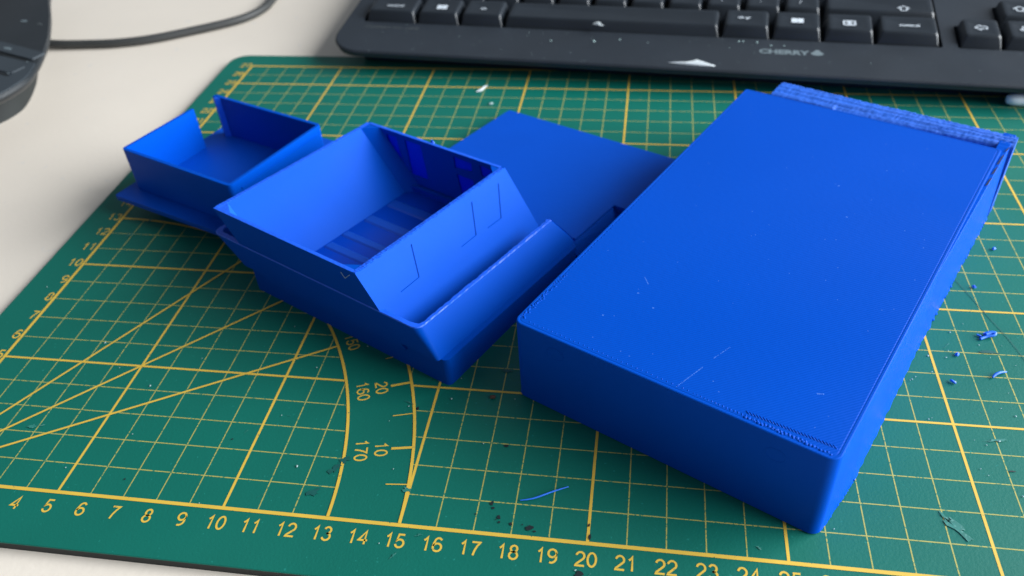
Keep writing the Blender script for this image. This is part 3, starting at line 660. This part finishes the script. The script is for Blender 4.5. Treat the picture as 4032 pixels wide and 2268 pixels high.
o = mesh('filament_curl', *merge(tube(catmull([(-.3, -.1, .05), (-.1, .0, .07), (.12, .04, .11), (.17, .14, .13), (.04, .18, .10), (-.15, .13, .06)], 5), .045, 7), tube(catmull([(-.12, .05, .12), (.05, .12, .14), (.14, .1, .14)], 4), .05, 7), tube(catmull([(-.36, .1, .05), (-.28, .05, .05), (-.24, .04, .04)], 3), .028, 6)), M_crumb, smooth=True, angle=80)
o.location = (31.93 * CM, 8.72 * CM, 0); tag(o, 'crumpled curl of blue plastic filament on the mat near the knife cut', 'plastic curl')
for x, y, lb in ((30.76, 7.85, 'tiny blue plastic chip on the mat left of the crumpled curl'), (33.3, 13.4, 'tiny dark blue chip on the mat near the far right corner of the large box'), (32.1, 11.2, 'pale blue flake on the mat beside the far part of the large box')):
    scrap('plastic_chip', [(-.07, -.04), (.05, -.06), (.09, .03), (0, .06), (-.06, .04)], .05, lb, 'plastic chip', (x, y, .03), random.uniform(0, 3), M_crumb)
bs = []
for k in range(130):
    x, y = (random.uniform(29, 33.5), random.uniform(3, 10)) if k < 45 else (random.uniform(-1, 34), random.uniform(-1.4, 26))
    bs.append(bead(x, y, .028, random.uniform(.010, .030), random.uniform(.7, 1.8), random.uniform(0, 3)))
o = mesh('mat_dust', *merge(*bs), M_dust); o['kind'] = 'stuff'; tag(o, 'scattered pale dust and crumbs over the green mat', 'dust')

# white marker end at the right edge
tb = thing('marker_pen', 'white plastic marker pen poking in at the right edge, in front of the keyboard', 'marker', (36.62, 24.25, 0), KA)
def lathe_x(prof, n=20):
    return loft([[(x, r_ * math.cos(2 * math.pi * k / n), .285 + r_ * math.sin(2 * math.pi * k / n)) for k in range(n)] for x, r_ in prof])
mesh('cap', *lathe_x([(0, .12), (.03, .17), (.12, .22), (.25, .26), (.45, .275), (4.2, .28), (4.25, .27)]), M_tube, tb, smooth=True, angle=50)
mesh('barrel', *lathe_x([(4.25, .25), (11.5, .26), (11.7, .2)]), M_tube, tb, smooth=True, angle=50)

# ------------------------------------------------------------------ dark device with cable, top left
dv = thing('desk_controller', 'dark rounded desktop device with a button panel, cut off by the upper left corner', 'desk device', (-14, 24, -.3))
outl = [(-15.9, 35.0, 0), (-14.1, 32.3, 0), (-13.1, 30.5, 0), (-11.5, 28.0, 0), (-10.0, 25.4, 0), (-9.2, 23.7, 0), (-8.62, 22.25, 0), (-8.22, 20.9, 0), (-8.22, 19.9, 0), (-8.5, 18.8, 0), (-9.3, 17.3, 0), (-11, 16.0, 0), (-13.5, 15.3, 0), (-17, 16.5, 0), (-20, 20, 0), (-21.5, 26, 0), (-20, 33, 0), (-18, 36, 0), (-15.9, 35, 0)]
OP = [(p[0] + 14, p[1] - 24) for p in catmull(outl, 5)[:-1]]
def dl(k, z, dx=0, dy=0): return [(x * k + dx, y * k + dy, z) for x, y in OP]
mesh('shade_base', *loft([dl(.66, .0, -.5, .5), dl(.66, 1.5, -.5, .5)]), M_core, dv)  # added near-black base, stands in for the shadow under the device
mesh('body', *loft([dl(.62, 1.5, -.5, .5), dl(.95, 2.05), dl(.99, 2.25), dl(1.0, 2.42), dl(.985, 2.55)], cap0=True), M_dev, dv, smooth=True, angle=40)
# lighter front panel: clip of the outline below a slanted line
def clip(poly, a, b):
    out = []; f = lambda p: (b[0] - a[0]) * (p[1] - a[1]) - (b[1] - a[1]) * (p[0] - a[0])
    for i, p in enumerate(poly):
        q = poly[(i + 1) % len(poly)]; fp_, fq = f(p), f(q)
        if fp_ <= 0: out.append(p)
        if fp_ * fq < 0: t = fp_ / (fp_ - fq); out.append((p[0] + (q[0] - p[0]) * t, p[1] + (q[1] - p[1]) * t))
    return out
pn = clip([(x * .975, y * .975) for x, y in OP], (-8, 2.6), (6, -2.0)); pn2 = clip([(x * .955, y * .955) for x, y in OP], (-8, 2.5), (6, -2.1))
mesh('button_panel', *loft([ring(pn, 2.5), ring(pn, 2.60), ], ), M_dev2, dv)
for x, y, l_ in ((3.55, -1.1, 1.3), (3.45, -2.65, 1.3), (2.7, -4.0, 1.2)):
    rot_ = R(-21); c, s = math.cos(rot_), math.sin(rot_); q = [(-2.2, -.07), (l_, -.07), (l_ + .1, 0), (l_, .07), (-2.2, .07)]
    b_ = mesh('button_slot', *prism([(x + u * c - v * s, y + u * s + v * c) for u, v in q], 2.55, 2.612), M_well, dv)
    q = [(-2.2, .16), (l_ - .15, .16), (l_, .25), (l_, .95), (-2.2, .95)]
    b_ = mesh('button', *prism([(x + u * c - v * s, y + u * s + v * c) for u, v in q], 2.55, 2.65), M_dev2, dv)
for x, y, r_, lm in ((2.8, -.25, .28, M_leg2), (4.85, -1.75, .10, M_leg2), (4.65, -3.0, .10, M_leg2), (3.7, -3.7, .14, M_leg2), (1.3, 3.4, .28, M_leg2), (2.5, 3.0, .22, M_leg3)):
    P, F = blob(x, y, r_, 2.556 if y > 2 else 2.656, .45, -.4); flat('light_mark', P, F, lm, dv)
cb = mesh('cable', *tube(catmull([(-15.5, 29.9, .05), (-13.3, 29.50, .0), (-11.36, 29.62, -.05), (-9.33, 29.85, -.05), (-7.49, 30.46, -.05), (-5.48, 31.66, -.05), (-3.51, 33.09, -.05), (-2.65, 34.4, -.05), (-2.45, 36.0, -.05), (-2.9, 39, -.05), (-5, 44, -.05)], 7), .24, 14), M_cable, None, smooth=True, angle=80)
tag(cb, 'thin dark cable curving across the pale desk from the rounded device', 'cable')
# pale sheet corner behind device
